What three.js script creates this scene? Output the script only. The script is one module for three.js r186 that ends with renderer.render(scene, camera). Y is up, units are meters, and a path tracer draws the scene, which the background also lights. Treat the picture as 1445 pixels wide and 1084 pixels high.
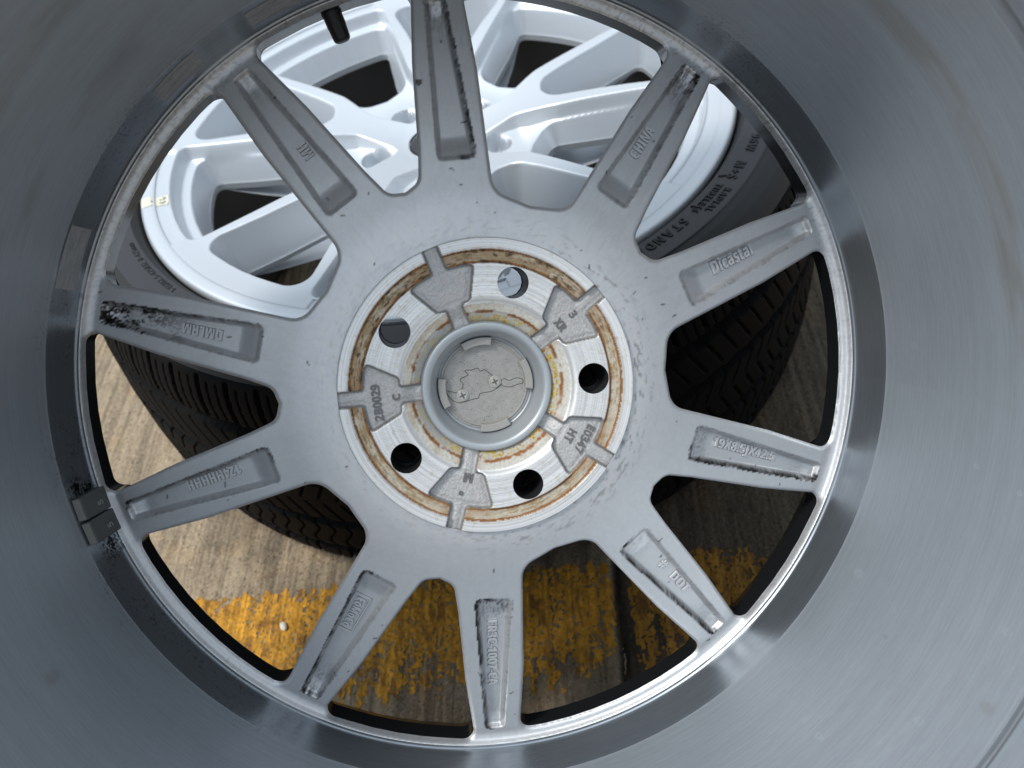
import * as THREE from 'three';
import { mergeGeometries } from 'three/addons/utils/BufferGeometryUtils.js';
import { RoundedBoxGeometry } from 'three/addons/geometries/RoundedBoxGeometry.js';
import { FontLoader } from 'three/addons/loaders/FontLoader.js';
import { TextGeometry } from 'three/addons/geometries/TextGeometry.js';

// ---------------------------------------------------------------- camera, sky, sun, exposure
const scene = new THREE.Scene();
const camera = new THREE.PerspectiveCamera(45.26, 1445 / 1084, 0.02, 200);
{
  const m = new THREE.Matrix4().makeBasis(
    new THREE.Vector3(0.9747, -0.1526, 0.1634), new THREE.Vector3(0.2236, 0.6653, -0.7123), new THREE.Vector3(0, 0.7308, 0.6826));
  camera.quaternion.setFromRotationMatrix(m).normalize();
  camera.position.set(0, 0.6592, 0);
  camera.focus = 0.53; camera.userData.fStop = 9;
}
const renderer = new THREE.WebGLRenderer({ antialias: true });
renderer.toneMapping = THREE.LinearToneMapping;
renderer.toneMappingExposure = 1.0;
renderer.shadowMap.enabled = true;
const SUN = new THREE.Vector3(-0.40, 0.90, 0.10).normalize();
const SUN_POWER = 2.45, SKY_ZENITH = 1.25;
{
  const W = 512, H = 256, d = new Float32Array(W * H * 4);
  for (let j = 0; j < H; j++) for (let i = 0; i < W; i++) {
    const el = ((j + 0.5) / H - 0.5) * Math.PI, az = ((i + 0.5) / W - 0.5) * 2 * Math.PI;
    const x = Math.cos(az) * Math.cos(el), y = Math.sin(el), z = Math.sin(az) * Math.cos(el);
    const c = Math.max(0, x * SUN.x + y * SUN.y + z * SUN.z);
    let L, r = 0.845, g = 0.955, b = 1.08;
    if (y >= 0) L = SKY_ZENITH * (1 + 2 * y) / 3 * (0.72 + 0.7 * Math.pow(c, 2.5) + 0.3 * Math.pow(c, 20));
    else { L = 0.11; r = 1.05; g = 0.98; b = 0.88; }
    const k = (j * W + i) * 4; d[k] = L * r; d[k + 1] = L * g; d[k + 2] = L * b; d[k + 3] = 1;
  }
  const t = new THREE.DataTexture(d, W, H, THREE.RGBAFormat, THREE.FloatType);
  t.mapping = THREE.EquirectangularReflectionMapping; t.magFilter = THREE.LinearFilter; t.minFilter = THREE.LinearFilter; t.needsUpdate = true;
  scene.background = t; scene.environment = t;
}
const sun = new THREE.DirectionalLight(new THREE.Color(1, 0.96, 0.9), SUN_POWER);
sun.position.copy(SUN).multiplyScalar(4).add(new THREE.Vector3(0, 0.2, -0.5)); sun.target.position.set(0, 0.2, -0.5);
sun.castShadow = true; sun.shadow.radius = 24; sun.shadow.mapSize.set(2048, 2048);
Object.assign(sun.shadow.camera, { left: -1.5, right: 1.5, top: 1.5, bottom: -1.5, near: 0.5, far: 9 });
scene.add(sun, sun.target);

// ---------------------------------------------------------------- helpers (shapes are worked out in millimetres, stored in metres)
const RAD = Math.PI / 180, { sin, cos, abs, min, max, sqrt, floor, atan2, hypot, exp, PI } = Math;
const clamp = (x, a = 0, b = 1) => x < a ? a : x > b ? b : x;
const sst = (a, b, x) => { const t = clamp((x - a) / (b - a)); return t * t * (3 - 2 * t); };
const lerp = (a, b, t) => a + (b - a) * t;
function rng(seed) { let s = seed >>> 0; return () => { s = (s + 0x6D2B79F5) >>> 0; let t = s; t = Math.imul(t ^ (t >>> 15), t | 1); t ^= t + Math.imul(t ^ (t >>> 7), t | 61); return ((t ^ (t >>> 14)) >>> 0) / 4294967296; }; }
function hash(i, j, s) { let h = Math.imul(i, 374761393) ^ Math.imul(j, 668265263) ^ Math.imul(s, 2147483647 - 1013); h = Math.imul(h ^ (h >>> 13), 1274126177); h ^= h >>> 16; return (h >>> 0) / 4294967296; }
function noise(x, y, s = 1) {
  const i = floor(x), j = floor(y); let u = x - i, v = y - j; u = u * u * (3 - 2 * u); v = v * v * (3 - 2 * v);
  return lerp(lerp(hash(i, j, s), hash(i + 1, j, s), u), lerp(hash(i, j + 1, s), hash(i + 1, j + 1, s), u), v);
}
function fbm(x, y, s = 1, o = 4) { let a = 0, w = 0.5, t = 0; for (let k = 0; k < o; k++) { a += w * noise(x, y, s + k * 17); t += w; w *= 0.5; x *= 2.03; y *= 2.03; } return a / t; }
function interp(xs, ys) { return x => { if (x <= xs[0]) return ys[0]; for (let i = 1; i < xs.length; i++) if (x <= xs[i]) { return lerp(ys[i - 1], ys[i], (x - xs[i - 1]) / (xs[i] - xs[i - 1])); } return ys[ys.length - 1]; }; }
// smooth (monotone cubic) interpolation
function smooth(xs, ys) {
  const n = xs.length, d = [], m = [];
  for (let i = 0; i < n - 1; i++) d[i] = (ys[i + 1] - ys[i]) / (xs[i + 1] - xs[i]);
  for (let i = 0; i < n; i++) m[i] = i === 0 ? d[0] : i === n - 1 ? d[n - 2] : d[i - 1] * d[i] <= 0 ? 0 : 2 * d[i - 1] * d[i] / (d[i - 1] + d[i]);
  return x => {
    if (x <= xs[0]) return ys[0]; if (x >= xs[n - 1]) return ys[n - 1];
    let i = 0; while (x > xs[i + 1]) i++;
    const h = xs[i + 1] - xs[i], t = (x - xs[i]) / h, t2 = t * t, t3 = t2 * t;
    return (2 * t3 - 3 * t2 + 1) * ys[i] + (t3 - 2 * t2 + t) * h * m[i] + (-2 * t3 + 3 * t2) * ys[i + 1] + (t3 - t2) * h * m[i + 1];
  };
}
// closed polygon whose corners [x, y, radius] are rounded
function roundPoly(pts) {
  const out = [], n = pts.length;
  for (let i = 0; i < n; i++) {
    const [x, y, r = 0] = pts[i], [ax, ay] = pts[(i + n - 1) % n], [bx, by] = pts[(i + 1) % n];
    if (!r) { out.push([x, y]); continue; }
    let ux = ax - x, uy = ay - y, vx = bx - x, vy = by - y; const lu = hypot(ux, uy), lv = hypot(vx, vy); ux /= lu; uy /= lu; vx /= lv; vy /= lv;
    const ang = Math.acos(clamp(ux * vx + uy * vy, -1, 1)), t = min(r / Math.tan(ang / 2), lu * 0.49, lv * 0.49);
    const p0 = [x + ux * t, y + uy * t], p1 = [x + vx * t, y + vy * t];
    for (let k = 0; k <= 8; k++) { const s = k / 8, a = (1 - s) * (1 - s), b = 2 * s * (1 - s), c = s * s, w = 0.75; const q = a + b * w + c; out.push([(a * p0[0] + b * w * x + c * p1[0]) / q, (a * p0[1] + b * w * y + c * p1[1]) / q]); }
  }
  return out;
}
const mirror = half => [...half, ...half.slice(0).reverse().filter(p => abs(p[1]) > 1e-6).map(p => [p[0], -p[1], p[2]])];
const onArc = (r, degs, rad = 0) => degs.map(a => [r * cos(a * RAD), r * sin(a * RAD), rad]);
// signed distance, negative inside
function polySDF(poly) {
  const n = poly.length, X = poly.map(p => p[0]), Y = poly.map(p => p[1]);
  return (x, y) => {
    let d = 1e18, s = 1;
    for (let i = 0, j = n - 1; i < n; j = i++) {
      const ex = X[j] - X[i], ey = Y[j] - Y[i], wx = x - X[i], wy = y - Y[i];
      const t = clamp((wx * ex + wy * ey) / (ex * ex + ey * ey)), bx = wx - ex * t, by = wy - ey * t, q = bx * bx + by * by; if (q < d) d = q;
      const a = y >= Y[i], b = y < Y[j], c = ex * wy > ey * wx; if ((a && b && c) || (!a && !b && !c)) s = -s;
    }
    return s * sqrt(d);
  };
}
const smin = (a, b, k) => { const h = clamp(0.5 + 0.5 * (b - a) / k); return lerp(b, a, h) - k * h * (1 - h); };
function setGeo(pos, nor, idx, uv, col) {
  const g = new THREE.BufferGeometry();
  g.setAttribute('position', new THREE.BufferAttribute(Float32Array.from(pos), 3));
  if (nor) g.setAttribute('normal', new THREE.BufferAttribute(Float32Array.from(nor), 3));
  g.setAttribute('uv', new THREE.BufferAttribute(Float32Array.from(uv), 2));
  if (col) g.setAttribute('color', new THREE.BufferAttribute(Float32Array.from(col), 3));
  g.setIndex(idx); if (!nor) g.computeVertexNormals();
  return g;
}
// height field over the region sdf > 0, cut cleanly along sdf = 0, split into named pieces; mm in, metres out
function field({ x0, x1, y0, y1, step, sdf, h, col, cls, flip = false, eps }) {
  const nx = Math.ceil((x1 - x0) / step) + 1, ny = Math.ceil((y1 - y0) / step) + 1, S = new Float32Array(nx * ny);
  for (let j = 0; j < ny; j++) for (let i = 0; i < nx; i++) S[j * nx + i] = sdf(x0 + i * step, y0 + j * step);
  const P = [], tri = {}, node = new Int32Array(nx * ny).fill(-1), edge = new Map();
  const vert = (x, y) => { P.push(x, y); return P.length / 2 - 1; };
  const nv = k => { if (node[k] < 0) node[k] = vert(x0 + (k % nx) * step, y0 + floor(k / nx) * step); return node[k]; };
  const ev = (a, b) => {
    const lo = min(a, b), hi = max(a, b), key = lo * nx * ny + hi; let v = edge.get(key); if (v !== undefined) return v;
    const t = S[lo] / (S[lo] - S[hi]), ax = x0 + (lo % nx) * step, ay = y0 + floor(lo / nx) * step, bx = x0 + (hi % nx) * step, by = y0 + floor(hi / nx) * step;
    v = vert(lerp(ax, bx, t), lerp(ay, by, t)); edge.set(key, v); return v;
  };
  const emit = (a, b, c) => { const n = cls ? cls((P[2 * a] + P[2 * b] + P[2 * c]) / 3, (P[2 * a + 1] + P[2 * b + 1] + P[2 * c + 1]) / 3) : 'all'; (tri[n] ||= []).push(a, b, c); };
  const T = (a, b, c) => {
    const ia = S[a] > 0, ib = S[b] > 0, ic = S[c] > 0, n = ia + ib + ic; if (!n) return;
    if (n === 3) return emit(nv(a), nv(b), nv(c));
    if (n === 1) { if (ib) [a, b, c] = [b, c, a]; else if (ic) [a, b, c] = [c, a, b]; return emit(nv(a), ev(a, b), ev(a, c)); }
    if (!ib) [a, b, c] = [b, c, a]; else if (!ic) [a, b, c] = [c, a, b];
    const p = ev(a, b), q = ev(a, c), B = nv(b), C = nv(c); emit(p, B, C); emit(p, C, q);
  };
  for (let j = 0; j < ny - 1; j++) for (let i = 0; i < nx - 1; i++) {
    const a = j * nx + i, b = a + 1, c = a + nx, d = c + 1;
    if (S[a] <= 0 && S[b] <= 0 && S[c] <= 0 && S[d] <= 0) continue;
    T(a, b, d); T(a, d, c);
  }
  const e = eps || step * 0.5, n = P.length / 2, Z = new Float32Array(n), N = new Float32Array(3 * n), C = col ? new Float32Array(3 * n) : null;
  for (let k = 0; k < n; k++) {
    const x = P[2 * k], y = P[2 * k + 1]; Z[k] = h(x, y);
    const gx = (h(x + e, y) - h(x - e, y)) / (2 * e), gy = (h(x, y + e) - h(x, y - e)) / (2 * e), l = (flip ? -1 : 1) / hypot(gx, gy, 1);
    N[3 * k] = -gx * l; N[3 * k + 1] = -gy * l; N[3 * k + 2] = l;
    if (C) { const c = col(x, y); C[3 * k] = c[0]; C[3 * k + 1] = c[1]; C[3 * k + 2] = c[2]; }
  }
  const out = {};
  for (const [name, list] of Object.entries(tri)) {
    const map = new Int32Array(n).fill(-1), pos = [], nor = [], uv = [], cc = [], idx = [];
    for (const v of list) {
      if (map[v] < 0) { map[v] = pos.length / 3; pos.push(P[2 * v] / 1e3, P[2 * v + 1] / 1e3, Z[v] / 1e3); nor.push(N[3 * v], N[3 * v + 1], N[3 * v + 2]); uv.push(P[2 * v] / 100, P[2 * v + 1] / 100); if (C) cc.push(C[3 * v], C[3 * v + 1], C[3 * v + 2]); }
      idx.push(map[v]);
    }
    if (flip) for (let k = 0; k < idx.length; k += 3) [idx[k + 1], idx[k + 2]] = [idx[k + 2], idx[k + 1]];
    out[name] = setGeo(pos, nor, idx, uv, C ? cc : null);
  }
  return out;
}
// surface of revolution about z: profile [[r, z], ...] in mm; inward = the side that faces the axis
function revolve(profile, seg, { inward = false, a0 = 0, a1 = 2 * PI, disp } = {}) {
  const pos = [], uv = [], idx = [], n = profile.length; let len = [0];
  for (let i = 1; i < n; i++) len[i] = len[i - 1] + hypot(profile[i][0] - profile[i - 1][0], profile[i][1] - profile[i - 1][1]);
  for (let j = 0; j <= seg; j++) { const a = lerp(a0, a1, j / seg), c = cos(a), s = sin(a); for (let i = 0; i < n; i++) { let [r, z] = profile[i]; if (disp) [r, z] = disp(r, z, a, i); pos.push(r * c / 1e3, r * s / 1e3, z / 1e3); uv.push(j / seg, len[i] / len[n - 1]); } }
  for (let j = 0; j < seg; j++) for (let i = 0; i < n - 1; i++) { const p = j * n + i, q = p + n; inward ? idx.push(p, p + 1, q, q, p + 1, q + 1) : idx.push(p, q, p + 1, q, q + 1, p + 1); }
  const g = setGeo(pos, null, idx, uv);
  if (abs(a1 - a0 - 2 * PI) < 1e-6) { const N = g.attributes.normal; for (let i = 0; i < n; i++) { const q = seg * n + i, x = N.getX(i) + N.getX(q), y = N.getY(i) + N.getY(q), z = N.getZ(i) + N.getZ(q), l = hypot(x, y, z) || 1; N.setXYZ(i, x / l, y / l, z / l); N.setXYZ(q, x / l, y / l, z / l); } }
  return g;
}
function fine(profile, maxStep) { const out = [profile[0]]; for (let i = 1; i < profile.length; i++) { const [a, b] = profile[i - 1], [c, d] = profile[i], k = max(1, Math.ceil(hypot(c - a, d - b) / maxStep)); for (let s = 1; s <= k; s++) out.push([lerp(a, c, s / k), lerp(b, d, s / k)]); } return out; }
const used = {};
const numbered = n => { used[n] = (used[n] ?? -1) + 1; return used[n] ? `${n}_${String(used[n]).padStart(3, '0')}` : n; };
function part(name, geo, mat, parent, label) { const m = new THREE.Mesh(geo, mat); m.name = name; m.castShadow = m.receiveShadow = true; if (label) m.userData.label = label; parent.add(m); return m; }
function thing(name, label, category) { const g = new THREE.Group(); g.name = numbered(name); g.userData = { label, category }; scene.add(g); return g; }
function dataTex(W, H, fn, srgb = true) {
  const d = new Uint8Array(W * H * 4);
  for (let j = 0; j < H; j++) for (let i = 0; i < W; i++) { const c = fn(i / W, j / H, i, j), k = (j * W + i) * 4; for (let q = 0; q < 3; q++) { let v = clamp(c[q]); if (srgb) v = v <= 0.0031308 ? v * 12.92 : 1.055 * Math.pow(v, 1 / 2.4) - 0.055; d[k + q] = v * 255 + 0.5; } d[k + 3] = 255; }
  const t = new THREE.DataTexture(d, W, H); t.wrapS = t.wrapT = THREE.RepeatWrapping; t.magFilter = THREE.LinearFilter; t.minFilter = THREE.LinearMipmapLinearFilter; t.generateMipmaps = true; if (srgb) t.colorSpace = THREE.SRGBColorSpace; t.needsUpdate = true; return t;
}
const std = (o) => new THREE.MeshPhysicalMaterial({ side: THREE.DoubleSide, ...o });
const fontBold = await new FontLoader().loadAsync('fonts/droid/droid_sans_bold.typeface.json');
const fontReg = await new FontLoader().loadAsync('fonts/droid/droid_sans_regular.typeface.json');
function textGeo(str, size, depth, font = fontReg, stretch = 1) {
  const g = new TextGeometry(str, { font, size, depth, curveSegments: 3, bevelEnabled: true, bevelThickness: depth * 0.35, bevelSize: size * 0.02, bevelSegments: 1 });
  g.computeBoundingBox(); const b = g.boundingBox; g.translate(-(b.min.x + b.max.x) / 2, -(b.min.y + b.max.y) / 2, 0); g.scale(stretch, 1, 1); return g;
}
// raised letters with a thin line of grime along their foot; returns one geometry with vertex colours
function castText(str, size, depth, len, face, dirt) {
  const g = textGeo(str, size, depth, fontBold), h = new TextGeometry(str, { font: fontBold, size, depth: 0.06, curveSegments: 3, bevelEnabled: true, bevelThickness: 0.05, bevelSize: size * 0.05 + 0.12, bevelSegments: 1 });
  h.computeBoundingBox(); const b = h.boundingBox; h.translate(-(b.min.x + b.max.x) / 2, -(b.min.y + b.max.y) / 2, 0);
  g.computeBoundingBox(); const k = len / (g.boundingBox.max.x - g.boundingBox.min.x); g.scale(k, 1, 1); h.scale(k, 1, 1);
  const out = [g, h].map((q, i) => { q = q.index ? q.toNonIndexed() : q; const c = i ? dirt : face, a = new Float32Array(q.attributes.position.count * 3); for (let j = 0; j < a.length; j += 3) a.set(c, j); q.setAttribute('color', new THREE.BufferAttribute(a, 3)); return q; });
  return mergeGeometries(out);
}
// put a geometry drawn in mm in the xy plane at (x, y, z), its x axis along angle a, tipped by tip about its own y axis; in metres
function place(g, x, y, z, a, tip = 0) { const m = new THREE.Matrix4().makeRotationZ(a).multiply(new THREE.Matrix4().makeRotationY(tip)); g.applyMatrix4(m); g.translate(x, y, z); g.scale(1e-3, 1e-3, 1e-3); return g; }

// ---------------------------------------------------------------- shape of the casting, shared by both wheels
// T openings lie on the lug-hole axes, P openings between them (36 degrees on)
const outT = roundPoly(mirror([[98.6, 0], [101.5, 20.5, 11], [162.5, 42.6], [203.8, 60.4, 8], ...onArc(212.6, [12, 8, 4, 0])]));
const outP = roundPoly(mirror([[110.6, 0], [113.2, 8.6, 7], [129, 15], [172.4, 30.1], [212.0, 46.2, 9], ...onArc(216.3, [8, 4, 0])]));
const sdT = polySDF(outT), sdP = polySDF(outP);
function fold(x, y, ph) { // -> [r, X, Y in T frame, XP, YP in P frame]
  const r = hypot(x, y); let a = (atan2(y, x) - ph) / RAD; a = a - 72 * Math.round(a / 72); a = abs(a);
  return [r, r * cos(a * RAD), r * sin(a * RAD), r * cos((36 - a) * RAD), r * sin((36 - a) * RAD), a];
}
const windows = (ph, f) => { const [r, X, Y, XP, YP] = f; if (r < 90) return 50; return min(r < 225 ? sdT(X, Y) : 50, sdP(XP, YP)); };

// --- back of the casting
const PH = 4.35 * RAD;
const backProfile = smooth([79, 86, 98, 116, 150, 208, 213.2, 216, 218.6], [-2.8, -3.2, -5.2, -9.8, -18.2, -33.2, -35.4, -34.9, -32.2]);
const spokeAxis = 20.6;
const pocketSD = polySDF(roundPoly([[121, -10, 3], [209, -5.2, 2.5], [209, 5.4, 2.5], [121, 10.4, 3]]));
function spokeFrame(x, y, ph) { // nearest spoke: [index 0..9 counter-clockwise, along, across]
  let a = (atan2(y, x) - ph) / RAD; a = ((a % 360) + 360) % 360; const k = floor((a + 36) / 72), l = a - 72 * k, side = l >= 0 ? 1 : -1;
  const b = ((72 * k + side * spokeAxis) * RAD) + ph, c = cos(b), s = sin(b);
  return [(((k % 5) * 2 + (side > 0 ? 1 : 0)) % 10), x * c + y * s, -x * s + y * c, b];
}
function backH(x, y, coarse) {
  const f = fold(x, y, PH), r = f[0]; let z = backProfile(r);
  const d = max(0.06, windows(PH, f)), R = 2.4; if (d < R) z -= R - sqrt(R * R - (R - d) * (R - d));
  const [, s, t] = spokeFrame(x, y, PH);
  if (s > 117 && s < 212) { const q = pocketSD(s, t); if (q < 1) { const ramp = lerp(0.35, 1, sst(121, 134, s)) * lerp(1, 0.55, sst(198, 209, s)); z -= 6.4 * ramp * sst(0.6, -2.6, q); } }
  return z;
}
const paint = [0.585, 0.592, 0.602];
// where brake dust and rubber have blackened each spoke: [near hub, outer end, along the -t wall, general grime, rust tint]
const grime = { 1: [0.1, 0.2, 0.15, 0.25, 0.5], 2: [0, 0.9, 0.35, 0.35, 0.3], 3: [0.1, 0.6, 0.8, 0.3, 0.2], 4: [0, 0.35, 0.1, 0.3, 0.2], 5: [0, 1.6, 0.6, 0.25, 0.1], 6: [0, 0.2, 0.7, 0.15, 0.05], 7: [0.1, 0.7, 1.0, 0.12, 0.02], 8: [0.9, 0.2, 1.0, 0.12, 0.1], 9: [0.3, 0.25, 1.0, 0.15, 0.1], 0: [0.5, 0.25, 1.0, 0.15, 0.1] };
const ticks = []; { const R = rng(77); for (let i = 0; i < 60; i++) { const k = floor(R() * 10), s = 82 + R() * 130, t = (R() - 0.5) * 34; ticks.push([k, s, t, R() * PI, 0.4 + R() * R() * 2.2, 0.2 + R() * 0.35, R()]); } }
const tickBy = {}; for (const t of ticks) (tickBy[t[0]] ||= []).push(t);
function backCol(x, y) {
  const r = hypot(x, y), [k, s, t] = spokeFrame(x, y, PH), g = grime[k], q = (s > 112 && s < 216) ? pocketSD(s, t) : 9;
  let dark = 0, warm = 0;
  const n1 = fbm(s * 0.12 + k * 31, t * 0.55, 5), n2 = fbm(x * 0.7, y * 0.7, 9), n3 = 0.5 * noise(s * 0.4, t * 1.6, k + 40) + 0.5 * noise(s * 1.1, t * 3.2, k + 40);
  if (q < 0.9) {
    const wall = sst(-2.6, -0.4, q) , minus = sst(1, -3, t);
    dark += g[2] * wall * minus * sst(0.28, 0.6, n1 * 0.7 + n2 * 0.3) * 0.95;
    dark += 0.25 * wall * sst(0.5, 0.7, n2);
    dark += g[1] * sst(178, 206, s) * sst(0.44, 0.6, n3 * 0.5 + n1 * 0.5) * 0.8;
    if (g[1] > 1) dark += sst(150, 185, s) * sst(0.42, 0.6, n3 * 0.6 + n1 * 0.4 + 0.06 * (-t / 6)) * 0.8;
    dark += g[0] * sst(142, 124, s) * sst(0.47, 0.62, n3 * 0.6 + n2 * 0.4) * 0.75;
  } else {
    dark += 0.18 * g[3] * sst(0.5, 0.75, n1); warm += 0.4 * g[4] * sst(0.5, 0.8, n2) * sst(150, 210, r);
    dark += 0.5 * sst(205, 213, r) * sst(0.52, 0.75, fbm(x * 0.9, y * 0.9, 21)) * (0.12 + 0.6 * sst(-0.2, 0.8, y / r));
  }
  if (r < 112) { // brush marks and dust round the mounting face, heavier on the right
    const w = atan2(y, x), sw = noise(w * 26 + r * 0.35, r * 0.9, 63), bias = 0.35 + 0.65 * sst(-0.2, 0.7, cos(w + 0.15));
    dark += 0.55 * bias * sst(100, 80, r) * sst(0.56, 0.8, sw * 0.6 + n2 * 0.4); warm += 0.25 * sst(104, 82, r) * sst(0.45, 0.7, n2);
  }
  for (const [, ts, tt, ta, tl, tw, tr] of tickBy[k] || []) { const dx = s - ts, dy = t - tt; if (abs(dx) > 4 || abs(dy) > 4) continue; const u = dx * cos(ta) + dy * sin(ta), v = -dx * sin(ta) + dy * cos(ta); if (abs(u) < tl && abs(v) < tw * (0.6 + 0.8 * n2)) { dark += 0.75; warm += 0.5 * tr; } }
  if (hypot(s - 163.5, t - 14.6) < 1.7 && k === 3) { dark = 0.8; warm = 1; }
  dark = clamp(dark); warm = clamp(warm);
  const m = 0.94 + 0.12 * n2;
  return [lerp(paint[0] * m, 0.018, dark) * (1 + 0.04 * warm), lerp(paint[1] * m, 0.016, dark) * (1 - 0.06 * warm), lerp(paint[2] * m, 0.016, dark) * (1 - 0.2 * warm)];
}

// --- front of the casting: h = 0 is the plane of the rim flange
const topF = smooth([0, 27, 45, 80, 112, 150, 225, 247], [-30, -27, -22, -13, -7, -4.6, -2.6, -0.6]);
const terrace = polySDF(roundPoly(mirror([[36, 0], [40, 7, 4], [66, 29, 12], [104, 35.5, 20], [164, 56.6], [220.5, 75.5, 9], ...onArc(233.5, [14, 9, 4, 0])])));
function frontH(x, y, ph, depth = 40) {
  const f = fold(x, y, ph), [r, X, Y, XP, YP, a] = f; let h = topF(r);
  const t = r > 30 ? terrace(X, Y) : 9; // negative inside the sunken panel of a T opening
  if (t < 0.8) { const low = lerp(-27, topF(r) - 12.5, sst(66, 104, r)); h = lerp(h, low, sst(0.8, -5, t)); }
  if (r > 231) h -= 1.9 * sst(234.5, 236.5, r) * sst(247.6, 246.4, r) * sst(17.6, 17.0, a);
  const dT = r > 80 && r < 240 ? sdT(X, Y) : 50, dP = r > 90 ? sdP(XP, YP) : 50;
  const cut = (d, w, h0, bottom) => { if (d >= w + 1.5) return h0; const s = clamp(d / w, 0, 1), g = d > w ? 1 - (1.5 - (d - w)) * (1.5 - (d - w)) * 0.012 : s; return lerp(bottom, h0, g - 0.027 * sst(0.7, 1, s) * (d <= w ? 1 : 0)); };
  h = cut(dT, 7.5, h, -depth); h = cut(dP, 9.5, h, -depth - 2);
  const l = hypot(X - 57, Y); h -= 20 * sst(13.6, 12.4, l);
  return h;
}
const frontSDF = ph => (x, y) => { const f = fold(x, y, ph); let d = min(windows(ph, f), f[0] - 26.5, 247 - f[0]); if (f[0] < 70) d = min(d, hypot(f[1] - 57, f[2]) - 8.2); return d; };
// the straight sides of every opening between back and front
function openingWalls(ph, zTop, zBot, draft = 0) {
  const pos = [], idx = [], uv = [];
  for (let k = 0; k < 10; k++) {
    const P = k % 2 ? outP : outT, a = ph + k * 36 * RAD, c = cos(a), s = sin(a), n = P.length, q = [];
    for (let i = 0; i < n; i++) { const [x0, y0] = P[i], [x1, y1] = P[(i + 1) % n], m = max(1, Math.ceil(hypot(x1 - x0, y1 - y0) / 3)); for (let t = 0; t < m; t++) q.push([lerp(x0, x1, t / m), lerp(y0, y1, t / m)]); }
    const base = pos.length / 3, N = q.length;
    q.forEach(([px, py], i) => { const x = px * c - py * s, y = px * s + py * c; const A = q[(i + N - 1) % N], B = q[(i + 1) % N], l = hypot(B[0] - A[0], B[1] - A[1]), w = draft * sst(211, 203, hypot(px, py)), ox = px - w * (B[1] - A[1]) / l, oy = py + w * (B[0] - A[0]) / l; // the sides lean back, the outer edge is straight
      pos.push(x / 1e3, y / 1e3, zTop(x, y) / 1e3, (ox * c - oy * s) / 1e3, (ox * s + oy * c) / 1e3, zBot(x, y) / 1e3); uv.push(i / 10, 0, i / 10, 1); });
    for (let i = 0; i < N; i++) { const p = base + 2 * i, r = base + 2 * ((i + 1) % N); idx.push(p, p + 1, r, r, p + 1, r + 1); }
  }
  return setGeo(pos, null, idx, uv);
}

// ---------------------------------------------------------------- materials
const M = {};
{
  const spark = dataTex(512, 512, (u, v, i, j) => { const n = hash(i, j, 3) * 0.5 + hash(i >> 1, j >> 1, 4) * 0.3 + 0.2 * fbm(u * 32, v * 32, 8, 3); return [n, n, n]; }, false);
  const sp1 = spark.clone(); sp1.repeat.set(2, 2);
  M.backPaint = std({ vertexColors: true, metalness: 0.7, roughness: 0.42, bumpMap: sp1, bumpScale: 0.00012 });
  M.silver = std({ color: new THREE.Color().setRGB(0.68, 0.72, 0.76), metalness: 0.5, roughness: 0.4, clearcoat: 0.25, clearcoatRoughness: 0.25 });
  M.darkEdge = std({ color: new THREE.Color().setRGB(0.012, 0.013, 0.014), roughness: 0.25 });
  M.machined = std({ vertexColors: true, metalness: 0.42, roughness: 0.4 });
  M.corroded = std({ vertexColors: true, metalness: 0.05, roughness: 0.85 });
  M.cast = std({ vertexColors: true, metalness: 0.3, roughness: 0.6 });
  M.bore = std({ color: new THREE.Color().setRGB(0.44, 0.47, 0.49), metalness: 0.45, roughness: 0.42 });
  const capTex = dataTex(512, 512, (u, v, i, j) => { const k = 0.84 + 0.3 * fbm(u * 20, v * 20, 110) + 0.12 * (hash(i >> 1, j >> 1, 111) - 0.5), d = noise(u * 90, v * 90, 112) > 0.86 ? 0.6 : 1; return [0.365 * k * d, 0.352 * k * d, 0.33 * k * d]; });
  M.cap = std({ map: capTex, roughness: 0.6 });
  M.capDark = std({ color: new THREE.Color().setRGB(0.12, 0.11, 0.1), roughness: 0.7 });
  M.screw = std({ color: new THREE.Color().setRGB(0.6, 0.58, 0.52), metalness: 0.7, roughness: 0.4 });
  M.rubber = std({ color: new THREE.Color().setRGB(0.012, 0.012, 0.0125), roughness: 0.55, bumpMap: spark, bumpScale: 0.0001 });
  M.tread = std({ color: new THREE.Color().setRGB(0.005, 0.005, 0.0053), roughness: 0.8, specularIntensity: 0.3, bumpMap: spark, bumpScale: 0.0001 });
  M.band = std({ color: new THREE.Color().setRGB(0.034, 0.035, 0.039), roughness: 0.4 });
  M.ink = std({ color: new THREE.Color().setRGB(0.008, 0.008, 0.008), roughness: 0.7 });
  M.valve = std({ color: new THREE.Color().setRGB(0.010, 0.010, 0.010), roughness: 0.5 });
  M.weight = std({ color: new THREE.Color().setRGB(0.075, 0.08, 0.08), metalness: 0.2, roughness: 0.6 });
  M.weightEdge = std({ color: new THREE.Color().setRGB(0.26, 0.25, 0.23), metalness: 0.3, roughness: 0.6 });
  M.blackCap = std({ color: new THREE.Color().setRGB(0.012, 0.012, 0.013), roughness: 0.25, clearcoat: 0.6 });
}

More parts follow.
